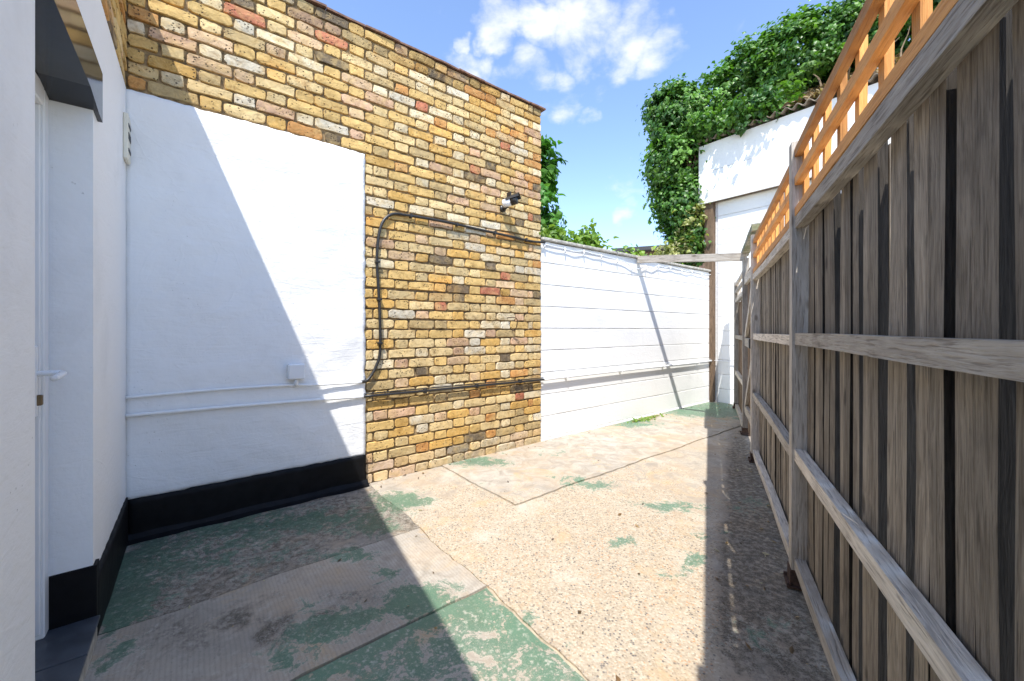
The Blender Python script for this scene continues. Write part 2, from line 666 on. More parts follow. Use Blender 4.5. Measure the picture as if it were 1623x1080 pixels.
def leaf_mat(name):
    m, N, L, b = new_mat(name)
    at_ = N.new('ShaderNodeVertexColor')
    at_.layer_name = 'tint'
    L.new(at_.outputs['Color'], b.inputs['Base Color'])
    b.inputs['Roughness'].default_value = .42
    b.inputs['Specular IOR Level'].default_value = .45
    tr = N.new('ShaderNodeBsdfTranslucent')
    tc = n_mix(N, L, 1.0, at_.outputs['Color'], (1.5, 1.7, .6), 'MULTIPLY')
    L.new(tc, tr.inputs['Color'])
    mx = N.new('ShaderNodeMixShader')
    mx.inputs[0].default_value = .3
    out = [n for n in N if n.type == 'OUTPUT_MATERIAL'][0]
    L.new(b.outputs['BSDF'], mx.inputs[1])
    L.new(tr.outputs['BSDF'], mx.inputs[2])
    L.new(mx.outputs[0], out.inputs['Surface'])
    return m


M_RENDER = white_render_mat("white_render", (.84, .84, .83), 1.0)
M_JAMB = white_render_mat("white_smooth_render", (.86, .86, .855), .6)
M_BLOCK = white_render_mat("white_painted_block", (.82, .82, .80), .5)
M_BRICK = brick_mat("stock_brick", 'object')
M_BRICKS = brick_mat("stock_brick_mass", 'attr')
M_MORTAR = plain("lime_mortar", (.25, .175, .09), .95, nscale=26, var=.5, bump=.5, bdist=.006)
M_JOINT = plain("painted_joint", (.66, .65, .63), .8, nscale=30, var=.1, bump=.4, bdist=.004)
M_BLACK = plain("black_masonry_paint", (.005, .005, .006), .55, spec=.18, nscale=18, var=.3, bump=.5, bdist=.006)
M_GLOSS = plain("black_gloss_paint", (.008, .010, .016), .12, coat=0, nscale=9, var=.2, bump=.12, bdist=.006)
M_TILECAP = plain("red_creasing_tile", (.19, .105, .07), .85, nscale=25, var=.35, bump=.4, bdist=.004)
M_WOOD = wood_mat("weathered_timber", (.165, .135, .100), (.35, .300, .235), (.040, .029, .020))
M_RAIL = wood_mat("weathered_rail", (.44, .39, .325), (.66, .60, .51), (.15, .115, .085))
M_BROWNWOOD = wood_mat("brown_timber", (.16, .105, .065), (.27, .185, .12), (.06, .04, .028))
M_MOSSWOOD = wood_mat("mossy_timber", (.24, .22, .17), (.36, .33, .26), (.08, .07, .05), moss=.75)
M_ORANGE = wood_mat("orange_treated_timber", (.62, .275, .075), (.76, .38, .12), (.36, .14, .035), .7, .8)
M_UPVC = plain("white_upvc", (.80, .81, .82), .25, nscale=5, var=.02, bump=0)
M_CREAM = plain("cream_plastic", (.72, .68, .56), .4, nscale=8, var=.05, bump=0)
M_DARK = plain("dark_void", (.02, .02, .022), .6, var=.1, bump=0)
M_BLACKPL = plain("black_plastic", (.022, .021, .020), .4, var=.2, bump=.1)
M_BRASS = plain("dull_brass", (.20, .15, .09), .4, metal=.8, var=.1, bump=0)
M_RUST = plain("rusty_steel", (.075, .042, .028), .8, metal=.2, nscale=60, var=.4, bump=.4)
M_TILE = plain("slate_grey_tile", (.050, .058, .070), .35, nscale=14, var=.25, bump=.15)
M_CONC = plain("grey_concrete", (.42, .40, .35), .9, nscale=22, var=.3, bump=.5, bdist=.006)
M_GROUND = plain("bare_ground", (.42, .35, .25), .95, nscale=12, var=.3, bump=.6, bdist=.01)
M_SHEET = plain("corrugated_cement_sheet", (.21, .175, .135), .9, nscale=18, var=.4, bump=.5, bdist=.006)
M_ROOF = plain("dark_felt", (.05, .05, .055), .85, nscale=30, var=.3, bump=.4)
M_BARK = plain("stem_bark", (.19, .135, .08), .9, nscale=30, var=.35, bump=.5)
M_LEAF = leaf_mat("leaf")
M_DRY = leaf_mat("dry_leaf")
M_SLAB = slab_mat()
M_HOUSE = plain("dark_brown_brick", (.14, .09, .065), .9, nscale=20, var=.3)
M_GLASS = plain("window_glass", (.10, .14, .18), .08, var=.1, bump=0)
M_CRACKFILL = plain("sandy_joint_dirt", (.34, .22, .12), .95, nscale=60, var=.4, bump=.6)

# ------------------------------------------------------------------ ground and concrete slabs
ground = part("ground", mesh_of("ground", [(-60, -60, -.004), (60, -60, -.004), (60, 60, -.004), (-60, 60, -.004)], [[0, 1, 2, 3]]), M_GROUND)
ground['kind'] = 'structure'

GREEN = [  # centre px, radii px, strength: where the old green paint has stayed on
    (300, 870, 130, 42, .42), (205, 940, 70, 60, .55), (430, 832, 110, 22, .42), (175, 975, 40, 50, .6), (520, 820, 70, 20, .35),
    (640, 795, 42, 16, .75), (600, 840, 35, 25, .42), (420, 895, 80, 20, .2),
    (562, 885, 48, 9, .8), (606, 910, 26, 11, .8), (640, 940, 40, 12, .4), (560, 985, 80, 26, .55), (500, 1005, 70, 24, .5), (455, 1050, 70, 22, .6),
    (650, 965, 60, 18, .6), (695, 945, 55, 22, .62), (200, 1035, 26, 10, .65), (160, 1066, 30, 12, .6), (470, 960, 40, 12, .3),
    (760, 735, 45, 8, .7), (1000, 672, 45, 9, .65), (1095, 650, 50, 9, .7), (1150, 652, 60, 14, .6), (880, 722, 50, 6, .3),
    (950, 772, 50, 8, .62), (905, 762, 30, 5, .4), (1075, 805, 48, 11, .52), (985, 862, 24, 10, .6), (1105, 888, 22, 12, .6), (1062, 912, 45, 8, .4),
    (1120, 850, 30, 10, .35), (835, 990, 25, 22, .5), (880, 1020, 40, 12, .4), (1000, 800, 60, 6, .3), (770, 905, 18, 8, .45), (1180, 800, 40, 25, .35), (1220, 1010, 60, 40, .3)]
DIRT_SHADE = [(330, 880, 90, 24, .8), (390, 870, 60, 16, .7), (250, 945, 25, 12, 1.2), (372, 985, 12, 8, 1.3), (450, 990, 11, 7, 1.3), (510, 985, 12, 8, 1.3), (430, 1010, 14, 9, 1.0),
        (560, 820, 80, 20, .5), (1210, 830, 55, 120, .75), (1240, 980, 85, 120, .8), (1172, 720, 24, 60, .55), (1165, 950, 30, 150, .5), (1300, 1040, 60, 90, .7),  # fence-side stains here also paint the fence's shadow on the floor darker
        (590, 960, 60, 30, .3), (300, 1000, 200, 60, .28), (350, 835, 200, 14, .3)]
AGG = [(760, 870, 120, 80, .5), (950, 920, 150, 140, .55), (1040, 1020, 90, 80, .4), (900, 840, 160, 50, .35)]


def mask_at(P, kind):
    Y = max(P.y, .45)
    px = CX + FPX * P.x / Y
    py = HY + FPX * EYE / Y
    paint = {'left': .13, 'brushed': .0, 'green': .56, 'strip': .15, 'field': .10}[kind]
    agg = {'left': .05, 'brushed': -.2, 'green': .15, 'strip': .05, 'field': .38}[kind]
    dirt = {'left': .60, 'brushed': .30, 'green': .18, 'strip': .0, 'field': .0}[kind]

    def add(v, lst):
        for (x, y, rx, ry, s) in lst:
            d = ((px - x) / rx) ** 2 + ((py - y) / ry) ** 2
            if d < 6:
                v += s * math.exp(-d * .8)
        return v
    if P.y > .5:
        paint, agg, dirt = add(paint, GREEN), add(agg, AGG), add(dirt, DIRT_SHADE)
    return [min(1, max(0, q)) for q in (paint, agg, dirt)]


def slab(name, rects, kind, dz, step=.045, skip=()):
    """rects in (t, d) of the long wall; d is the distance out from it"""
    g = .004
    verts, faces, index = [], [], {}

    def vert(t, d, drop):
        key = (round(t, 4), round(d, 4), drop)
        if key not in index:
            wob = Vector((1.0 * mnoise.noise((t * 2.3, d * 2.3, 3)) + .4 * mnoise.noise((t * 17, d * 17, 1)), mnoise.noise((t * 2.3, d * 2.3, 9)) + .4 * mnoise.noise((t * 14, d * 14, 5)), 0)) * .022
            P = LW @ Vector((t + wob.x, -d + wob.y, 0))
            h = dz + .003 + mnoise.noise((t * 1.3, d * 1.3, 0)) * .003
            P.z = h if drop == 0 else -.02
            index[key] = len(verts)
            verts.append(P)
        return index[key]
    cells = {}
    for (t0, t1, d0, d1) in rects:
        nt, nd = max(1, round((t1 - t0) / step)), max(1, round((d1 - d0) / step))
        for i in range(nt):
            for j in range(nd):
                a, b_ = t0 + (t1 - t0) * i / nt, t0 + (t1 - t0) * (i + 1) / nt
                c, d_ = d0 + (d1 - d0) * j / nd, d0 + (d1 - d0) * (j + 1) / nd
                faces.append([vert(a, d_, 0), vert(b_, d_, 0), vert(b_, c, 0), vert(a, c, 0)])
    # skirts on the open edges
    cnt = {}
    for f in faces:
        for i in range(4):
            e = (f[i], f[(i + 1) % 4])
            cnt[tuple(sorted(e))] = cnt.get(tuple(sorted(e)), []) + [e]
    inv = {v: k for k, v in index.items()}
    for k, es in list(cnt.items()):
        if len(es) == 1:
            a, b_ = es[0]
            ta, da, _ = inv[a]
            tb, db, _ = inv[b_]
            faces.append([b_, a, vert(ta, da, 1), vert(tb, db, 1)])
    me = mesh_of(name, verts, faces)
    at_ = me.color_attributes.new('mask', 'FLOAT_COLOR', 'POINT')
    for i, P in enumerate(verts):
        q = mask_at(P, kind)
        at_.data[i].color = (q[0], q[1], q[2], 1.0 if kind == 'brushed' else 0.0)
    return part(name, me, M_SLAB, ground)


G = .0045
slab("concrete_slab", [(-3.05, -1.745, .0, .86 - G)], 'left', .004)
slab("concrete_slab", [(-3.05, -1.745 - G, .86 + G, 1.535 - G)], 'brushed', .007)
slab("concrete_slab", [(-3.05, -1.752 - G, 1.535 + G, 3.6)], 'green', .003, .06)
slab("concrete_slab", [(-1.13 + G, 3.75, 0, .97 - G)], 'strip', .009)
A1, A2 = -1.745 + G, -1.13 - G
slab("concrete_slab", [(A1, A2, 0, .97), (A1, A2, .97, 3.6), (A2, 3.79, .97 + G, 3.6)], 'field', .002, .05)

# ------------------------------------------------------------------ brick building with the rendered panel
RNG = random.Random(11)
PALETTE = [((.61, .41, .150), 30), ((.62, .47, .235), 24), ((.62, .52, .335), 14), ((.57, .345, .10), 13), ((.57, .40, .235), 7),
           ((.53, .345, .215), 5), ((.52, .26, .085), 4), ((.42, .31, .15), 8), ((.15, .115, .075), 3.6), ((.45, .16, .09), 2.0), ((.59, .53, .40), 4)]


def brick_colour(rng, z=1.0, zmax=3.4):
    tot = sum(w for _, w in PALETTE)
    r = rng.uniform(0, tot)
    for c, w in PALETTE:
        r -= w
        if r <= 0:
            break
    k = rng.uniform(.82, 1.14)
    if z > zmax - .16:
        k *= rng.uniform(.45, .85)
    if z < .18:
        c = tuple(a * .6 + .4 * b_ for a, b_ in zip(c, (.46, .40, .31)))
    return tuple(min(.8, x * k) for x in c) + (1,)


def brick_mesh(w, h, rng):
    cx, cz = rng.uniform(.004, .022), rng.uniform(.004, .016)
    W, H = w / 2, h / 2
    pts = [(-W + cx, -H), (0, -H), (W - cx, -H), (W, -H + cz), (W, H - cz), (W - cx, H), (0, H), (-W + cx, H), (-W, H - cz), (-W, -H + cz)]
    pts = [(x + rng.uniform(-.005, .004), z + rng.uniform(-.0042, .0042)) for x, z in pts]
    tilt_x, tilt_z = rng.uniform(-.02, .02), rng.uniform(-.07, .07)
    verts = [(x, .03, z) for x, z in pts]
    verts += [(x, .003 + rng.uniform(-.001, .002), z) for x, z in pts]
    verts += [(x * (1 - .0035 / W), -.003 + tilt_x * x + tilt_z * z + rng.uniform(-.0012, .0012), z * (1 - .003 / H)) for x, z in pts]
    verts.append((rng.uniform(-.02, .02), -.0045 + rng.uniform(-.002, .002), rng.uniform(-.008, .008)))
    f = []
    n = 10
    for r in range(2):
        for i in range(n):
            j = (i + 1) % n
            f.append([r * n + i, r * n + j, (r + 1) * n + j, (r + 1) * n + i])
    for i in range(n):
        f.append([2 * n + i, 2 * n + (i + 1) % n, 3 * n])
    me = mesh_of("brick", verts, f, False)
    me.materials.append(M_BRICK)
    return me


BR_L, BR_H, JT = .216, .0655, .0115
ROW = .077
STRETCH = [brick_mesh(BR_L, BR_H, RNG) for _ in range(26)]
HEADER = [brick_mesh(.104, BR_H, RNG) for _ in range(18)]


def lay_bricks(fm, x0f, x1, nrows, z0, rng, zmax):
    """Flemish bond; x0f(row z) gives the left end; yields (mesh, matrix, colour, width, z)"""
    out = []
    per = BR_L + .104 + 2 * JT
    for r in range(nrows):
        z = z0 + (r + .5) * ROW
        xl = x0f(z)
        x = x1 - (0 if r % 2 == 0 else 0)
        seq = 0 if r % 2 == 0 else 1
        first = True
        dzr = rng.uniform(-.0015, .0015)
        while x > xl + .02:
            ln = BR_L if seq % 2 == 0 else .104
            src = STRETCH if seq % 2 == 0 else HEADER
            if first and r % 2 == 1:
                ln_first = .104
            x_next = x - ln
            # queen closer on the second brick of header rows keeps the bond
            if r % 2 == 1 and seq == 2 and False:
                pass
            if r % 2 == 1 and first:
                first = False
                # header, then a small closer
                out.append((rng.choice(HEADER), fm @ T3((x - .052, rng.uniform(-.002, .003), z + dzr)), 1.0, .104, z, x - .052))
                x -= .104 + JT
                out.append((rng.choice(HEADER), fm @ T3((x - .024, rng.uniform(-.002, .003), z + dzr)) @ Matrix.Diagonal((.46, 1, 1, 1)), .46, .05, z, x - .024))
                x -= .048 + JT
                seq = 0
                continue
            first = False
            s = 1.0
            if x_next < xl:
                s = (x - xl) / ln
                if s < .25:
                    break
                x_next = xl
            w = ln * s
            j = rng.uniform(-.003, .003)
            M = fm @ T3(((x + x_next) / 2 + j, rng.uniform(-.003, .004), z + dzr + rng.uniform(-.002, .002)))
            rot = Matrix.Rotation(rng.uniform(-.012, .012), 4, 'Y')
            sx = s * rng.uniform(.97, 1.02)
            flip = rng.choice((1, 1))
            out.append((rng.choice(src), M @ rot @ Matrix.Diagonal((sx * flip, 1, 1, 1)), s, w, z, (x + x_next) / 2))
            x = x_next - JT
            seq += 1
    return out


def emit_bricks(parent, laid, rng, zmax, keep=300):
    def size(b_):
        p = b_[1].translation
        return b_[3] / max(p.y, .5) ** 2
    laid = sorted(laid, key=size, reverse=True)
    for b_ in laid[:keep]:
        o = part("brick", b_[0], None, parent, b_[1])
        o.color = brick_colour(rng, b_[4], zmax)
    rest = laid[keep:]
    if rest:
        verts, faces, cols = [], [], []
        for b_ in rest:
            base = len(verts)
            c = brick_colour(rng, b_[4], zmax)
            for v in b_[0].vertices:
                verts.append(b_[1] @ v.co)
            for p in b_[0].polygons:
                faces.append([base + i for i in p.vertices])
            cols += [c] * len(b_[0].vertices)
        me = mesh_of("brick_courses", verts, faces, False)
        a = me.color_attributes.new('tint', 'FLOAT_COLOR', 'POINT')
        for i, c in enumerate(cols):
            a.data[i].color = c
        o = part("brick_courses", me, M_BRICKS, parent)
        o['kind'] = 'stuff'


TL, TP = -3.05, -1.775           # left corner, right edge of the rendered panel
NR = 44
TOPZ = NR * ROW
bb = thing("brick_building", "yellow stock brick building side with white rendered panel and black painted base", "building", LW)
part("mortar_wall", box("mortar_wall", TL - .30, -.004, .0135, .30, -.1, TOPZ), M_MORTAR, bb, LW)
laid = lay_bricks(LW, lambda z: TP - .02 if z < 2.44 else TL + .004, -.002, NR, 0.0, RNG, TOPZ)
emit_bricks(bb, laid, RNG, TOPZ)
part("rendered_panel", relief("rendered_panel", TL, TP, .225, 2.45, .022, -.014, .018, .012, 3.0, .009, 'rt'), M_RENDER, bb, LW)
part("plinth", relief("plinth", TL, TP + .004, -.01, .232, .03, -.024, .008, .012, 8.0, .006, 'tr'), M_BLACK, bb, LW)
part("floor_fillet", prism("floor_fillet", [(TL, 0), (TP + .01, 0), (TP + .01, .02), (TL, .02)], 0, 1), M_BLACK, bb, LW)
fo = bpy.data.objects["floor_fillet"]
fm_ = fo.data
fm_.clear_geometry()
_v, _f = [], []
for i in range(31):
    t = TL + (TP + .015 - TL) * i / 30
    w = .075 + mnoise.noise((t * 6, 0, 0)) * .018
    h = .05 + mnoise.noise((t * 5, 4, 0)) * .012
    _v += [(t, -.02, h), (t, -w * .55, h * .42), (t, -w, .009), (t, -.02, -.01)]
for i in range(30):
    for k in range(4):
        _f.append([i * 4 + k, i * 4 + (k + 1) % 4, i * 4 + 4 + (k + 1) % 4, i * 4 + 4 + k])
_f += [[0, 1, 2, 3], [123, 122, 121, 120]]
fm_.from_pydata(_v, [], _f)
tile_meshes = []
for i in range(5):
    tile_meshes.append(plank("coping_tile", .262, .33, .014, RNG, 2, .004))
x = TL - .05
i = 0
while x < .02:
    for lay in range(1):
        o = part("coping_tile", tile_meshes[(i + lay * 2) % 5], M_TILECAP, bb,
                 LW @ T3((x + lay * .12, .150 - .01 * lay + RNG.uniform(-.006, .006), TOPZ + .012 + lay * .021)) @ Matrix.Rotation(RNG.uniform(-.012, .012), 4, 'Y'))
        if x + lay * .12 + .262 > .06:
            o.scale.x = (.045 - x - lay * .12) / .262
    x += .266
    i += 1

# ------------------------------------------------------------------ lean-to with the door
SL = .33
TZ = 3.17
topz = lambda k: TZ - SL * k
KA, KB, KE, SP = .885, 1.56, 3.5, 1.96
db = thing("door_building", "white rendered lean-to wall with a recessed door and brick upper courses", "building", DW)
bm = bmesh.new()


def prism_into(bm, poly, y0, y1):
    n = len(poly)
    a = [bm.verts.new((x, y0, z)) for x, z in poly]
    b_ = [bm.verts.new((x, y1, z)) for x, z in poly]
    bm.faces.new(a)
    bm.faces.new(b_[::-1])
    for i in range(n):
        j = (i + 1) % n
        bm.faces.new([a[j], a[i], b_[i], b_[j]])


BZ = 2.46
prism_into(bm, [(0, -.05), (-KA, -.05), (-KA, BZ), (0, BZ)], 0, .30)
prism_into(bm, [(-KB, -.05), (-KE, -.05), (-KE, topz(KE) - .05), (-(TZ - .05 - BZ) / SL, BZ), (-KB, BZ)], 0, .30)
prism_into(bm, [(-KA - .0, SP + .18), (-KB, SP + .18), (-KB, BZ), (-KA, BZ)], .0, .30)
part("rendered_wall", from_bm("rendered_wall", bm), M_JAMB, db, DW)
part("mortar_wall", prism("mortar_wall", [(0, BZ), (-(TZ - .05 - BZ) / SL, BZ), (0, TZ - .05)], .012, .29), M_MORTAR, db, DW)
laid = []
r2 = random.Random(5)
for b_ in lay_bricks(DW, lambda z: -(TZ - .07 - z - .04) / SL, -.006, 9, BZ + .004, r2, 9):
    laid.append(b_)
emit_bricks(db, laid, r2, 9)
part("roof", prism("roof", [(.0, TZ - .05), (-KE, topz(KE) - .05), (-KE, topz(KE)), (.0, TZ)], -.004, 3.2), M_ROOF, db, DW)
part("side_wall", box("side_wall", -KE, -KE + .2, .3, 3.2, -.05, topz(KE) - .06), M_JAMB, db, DW)
# black base on both sides of the corner strip
part("plinth", relief("plinth", -KA + .002, -.012, -.01, .245, .03, -.012, .006, .004, 4.0, .006, 't'), M_BLACK, db, DW)
RV = DW @ axes(Matrix.Identity(4), -KA, 0, 0, (0, 1, 0), (1, 0, 0), (0, 0, 1))
part("reveal_base", box("reveal_base", -KA - .006, -KA + .05, -.010, .112, .09, .285, .002), M_BLACK, db, DW)
# glossy black lintel: a shade proud of the wall, dropping a little below the soffit at its end
bm = bmesh.new()
prism_into(bm, [(-KA + .085, SP - .01), (-KA + .004, SP - .004), (-KA - .14, SP + .022), (-KB - .2, SP + .03), (-KB - .2, SP + .185), (-KA + .085, SP + .178)], -.014, .30)
part("lintel", from_bm("lintel", bm), M_GLOSS, db, DW)
# door, frame, handle
DD = .107
door = part("door", box("door", -KB + .02, -KA - .062, DD + .022, DD + .07, .125, SP - .055, .003), M_UPVC, db, DW)
bm = bmesh.new()
for (a, c, z0, z1) in ((-KA - .055, -KA + .0, .10, SP + .02), (-KB, -KB + .05, .10, SP + .02)):
    box_into(bm, a, c, DD, DD + .08, z0, z1, .004)
box_into(bm, -KB + .05, -KA - .055, DD, DD + .08, SP - .05, SP + .02, .004)
box_into(bm, -KA - .066, -KA - .052, DD + .008, DD + .03, .12, SP - .05, .003)
part("door_frame", from_bm("door_frame", bm), M_UPVC, door, DW)
HX = -KA - .105
bm = bmesh.new()
box_into(bm, HX - .015, HX + .015, DD + .006, DD + .024, .86, 1.10, .006)
part("handle_plate", from_bm("handle_plate", bm), M_UPVC, door, DW)
hp = [(HX, DD + .01, 1.005), (HX, DD - .025, 1.005), (HX + .004, DD - .046, 1.004), (HX - .03, DD - .054, 1.002), (HX - .115, DD - .052, .996)]
part("handle", tube("handle", smooth_path(hp, 4), [.0095] * 17, 10), M_UPVC, door, DW)
part("lock_cylinder", box("lock_cylinder", HX - .006, HX + .010, DD - .006, DD + .01, .900, .935, .003), M_BRASS, door, DW)
# doorstep of two dark tiles on a mortar bed
st = part("doorstep", box("doorstep", -KB + .0, -KA - .004, -.012, DD + .08, -.01, .088, .004), M_CONC, db, DW)
for (a, c) in ((-KA - .235, -KA - .007), (-KB + .003, -KA - .240)):
    part("step_tile", box("step_tile", a, c, -.020, DD + .02, .088, .100, .002), M_TILE, st, DW)

# small louvred vent cover near the corner
vt = thing("vent_cover", "small cream louvred vent cover on the white wall beside the corner", "vent", DW @ T3((-.10, 0, 2.04)))
part("casing", box("casing", -.125, -.020, -.020, 0, 2.04, 2.28, .005), M_CREAM, vt, DW)
for i, z in enumerate((2.085, 2.150, 2.215)):
    part("slot", box("slot", -.112, -.034, -.0225, -.018, z, z + (.034 if i == 1 else .016)), M_DARK, vt, DW)

# ------------------------------------------------------------------ white painted block wall
BH = .226
bw = thing("block_wall", "white painted concrete block garden wall with grey coping, beyond the brickwork", "wall", LW)
part("wall_core", box("wall_core", .006, 3.70, .020, .10, -.05, 2.055), M_JOINT, bw, LW)
blk = []
for i in range(8):
    w, h, bv_ = .4494, .2195, .0045
    jx = [RNG.uniform(-.0004, .0004) for _ in range(4)]
    jz = [RNG.uniform(-.0022, .0022) for _ in range(6)]
    prof = [(.05, -h / 2), (bv_, -h / 2), (0, -h / 2 + bv_), (0, h / 2 - bv_), (bv_, h / 2), (.05, h / 2)]
    vv, ff = [], []
    for k, xx in enumerate((-w / 2, -w / 6, w / 6, w / 2)):
        for (yy, zz) in prof:
            vv.append((xx, yy, zz + jz[(k + (2 if zz > 0 else 0)) % 6]))
    for k in range(3):
        for q in range(6):
            q2 = (q + 1) % 6
            ff.append([k * 6 + q, k * 6 + q2, k * 6 + 6 + q2, k * 6 + 6 + q])
    ff += [[5, 4, 3, 2, 1, 0], [18, 19, 20, 21, 22, 23]]
    bm = bmesh.new()
    bvs = [bm.verts.new(p) for p in vv]
    for q in ff:
        bm.faces.new([bvs[n_] for n_ in q])
    blk.append(from_bm("block", bm))


def lay_blocks(parent, fm, x0, x1, z0, z1, mat, y, rng):
    r = 0
    z = z0
    while z < z1 - .03:
        h = min(BH, z1 - z)
        x = x0 - (0 if r % 2 == 0 else .225)
        while x < x1 - .02:
            a, b_ = max(x, x0), min(x + .45, x1)
            if b_ - a > .04:
                o = part("block", rng.choice(blk), mat, parent,
                         fm @ T3(((a + b_) / 2, y + rng.uniform(-.0006, .0006), z + h / 2)) @ Matrix.Diagonal(((b_ - a) / .45, 1, h / BH, 1)))
            x += .45
        z += BH
        r += 1


r3 = random.Random(21)
lay_blocks(bw, LW, .004, 3.685, .033 - BH * .0, 2.062, M_BLOCK, .010, r3)
part("base_course", relief("base_course", .004, 3.685, -.01, .034, .03, .004, .006, .03, 2.0, .008, 't'), M_BLOCK, bw, LW)
x = .006
while x < 3.6:
    w = min(.61, 3.70 - x)
    bm = bmesh.new()
    box_into(bm, x + .003, x + w - .003, -.022, .135, 2.063, 2.094, .006)
    part("coping_slab", from_bm("coping_slab", bm), M_CONC, bw, LW @ T3((0, 0, RNG.uniform(0, .003))))
    x += w

# ------------------------------------------------------------------ outbuilding behind the fence
ob = thing("outbuilding", "white block outbuilding behind the fence with a corrugated roof and boarded fascia", "building", OW)
part("wall_core", box("wall_core", -.05, 5.6, .03, .14, -.05, 4.05), M_JOINT, ob, OW)
lay_blocks(ob, OW, .09, 5.6, .0, 3.16, M_BLOCK, .018, r3)
part("back_wall", box("back_wall", -.05, 5.6, 3.0, 3.14, -.05, 4.8), M_JOINT, ob, OW)
part("gable_wall", box("gable_wall", -.05, .05, .14, 3.0, -.05, 4.1), M_JOINT, ob, OW)
for xx in (-.04, 1.15, 2.45, 3.75):
    part("timber_post", plank("timber_post", 3.35, .13, .10, RNG, 6, .004), M_BROWNWOOD, ob, UP(OW, xx + .02, -.012, -.02))
for i, (z0, z1) in enumerate(((3.155, 3.64), (3.645, 4.085))):
    bm = bmesh.new()
    box_into(bm, -.16, 5.6, -.105 + .004 * i, -.075, z0, z1, .003)
    part("fascia_board", from_bm("fascia_board", bm), M_BLOCK, ob, OW)
part("soffit_batten", box("soffit_batten", -.155, 5.6, -.074, .03, 3.17, 3.21), M_BROWNWOOD, ob, OW)
# corrugated sheet
verts, faces = [], []
nx = 46 * 8
for i in range(nx + 1):
    xx = -.20 + 5.8 * i / nx
    zz = math.sin(2 * math.pi * xx / .13) * .026
    for (yy, dz) in ((-.18, 0), (-.18, .012), (3.2, .85), (3.2, .862)):
        verts.append((xx, yy, 4.125 + zz + dz))
for i in range(nx):
    a, c = i * 4, i * 4 + 4
    faces += [[a, c, c + 1, a + 1], [a + 1, c + 1, c + 3, a + 3], [a + 2, c + 2, c, a]]
part("corrugated_roof", mesh_of("corrugated_roof", verts, faces, True), M_SHEET, ob, OW)

# ------------------------------------------------------------------ fence, trellis, gate
PQ = [-1.86, 0.0, 1.86, 2.86, 4.46]            # near ends of the posts along the fence
RW = random.Random(77)

fence = thing("timber_fence", "weathered grey vertical board fence running down the right side of the yard", "fence", FW)


def post(q, top, w=.064):
    p = part("post", plank("post", top - .045, w, w, RW, 6, .0035), M_RAIL, fence, UP(FW, -q - w / 2, .012, .045))
    bm = bmesh.new()
    box_into(bm, -q - w - .02, -q + .022, -.040, .065, .012, .020, .001)
    box_into(bm, -q - w - .006, -q + .006, -.026, -.021, .016, .085)
    box_into(bm, -q + .001, -q + .006, -.0205, .048, .016, .085)
    for (a, c) in ((-q + .012, -.032), (-q - w - .012, -.032), (-q + .012, .055)):
        box_into(bm, a - .007, a + .007, c - .007, c + .007, .020, .032, .002)
    part("post_anchor", from_bm("post_anchor", bm), M_RUST, p, FW)


M_EDGE = wood_mat("gap_shade_edge", (.030, .025, .019), (.060, .050, .040), (.012, .010, .008))  # near-black board sides: shade of the gaps put into the colour


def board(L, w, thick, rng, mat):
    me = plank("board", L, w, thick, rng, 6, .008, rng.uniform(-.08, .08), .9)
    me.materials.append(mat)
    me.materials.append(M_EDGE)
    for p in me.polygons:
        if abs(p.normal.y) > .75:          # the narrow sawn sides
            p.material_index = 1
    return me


def fence_bay(q0, q1, zs, top, rng, mat=None, dz=0.0, see=()):
    for i, z in enumerate(zs):
        part("rail", plank("rail", q1 - q0, .040, .050, rng, 8, .005), M_RAIL, fence, ALONG(FW, -q1, .012, z + dz + rng.uniform(-.004, .004), rng.uniform(-.004, .004)))
    q = q0 + .008
    n = 0
    while q < q1 - .03:
        w = min(rng.choice((.046, .050, .054, .058, .062)), q1 - q)
        gap = rng.choice((.014, .016, .018, .021))
        thick = .023
        lean = rng.gauss(0, .0035)
        if any(0 <= q + w - a < .075 for a in see):
            gap = rng.uniform(.029, .034)
            lean = rng.choice((-1, 1)) * rng.uniform(.003, .009)
            thick = .008
        z0 = .03 + rng.uniform(-.01, .02)
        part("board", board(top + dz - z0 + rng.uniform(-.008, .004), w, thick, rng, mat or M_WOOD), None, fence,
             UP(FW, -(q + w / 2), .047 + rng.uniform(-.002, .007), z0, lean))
        if gap < .029 and q + w + gap < q1:
            part("board", plank("board", top + dz - z0 - .01, .044, .012, rng, 3, .004), mat or M_WOOD, fence, UP(FW, -(q + w + gap / 2), .078, z0))  # unseen cover strip added behind the gap to block light and darken it
        q += w + gap


ZS = (.115, .60, 1.11, 1.622)
for q_, t_ in zip(PQ, (1.98, 1.985, 1.97, 1.93, 1.84)):
    post(q_, t_)
fence_bay(PQ[0] + .064, PQ[1], ZS, 1.645, RW, see=(-1.36, -1.06, -.90, -.74, -.50))
fence_bay(PQ[1] + .064, PQ[2], ZS, 1.645, RW, dz=-.02)
fence_bay(PQ[3] + .064, PQ[4], ZS, 1.60, RW, mat=M_BROWNWOOD, dz=-.06)


def trellis(q0, q1, z0, label, rng, mat=M_ORANGE, h=.30, cat_group="orange trellis toppers", slats=True, pitch=.165):
    t = thing("trellis", label, "trellis", FW @ T3((-(q0 + q1) / 2, 0, z0)), cat_group)
    L = q1 - q0
    for zz in (z0 + .02, z0 + h / 2 + .005, z0 + h - .02):
        part("rail", plank("rail", L, .026, .036, rng, 6, .003), mat, t, ALONG(FW, -q1, .004, zz))
    n = max(2, int(L / pitch))
    for i in range(n + 1):
        q = q0 + .022 + (L - .044) * i / n
        part("slat", plank("slat", h - .004, .036, .018, rng, 3, .003), mat, t, UP(FW, -q, .0275, z0 + .002))
    return t


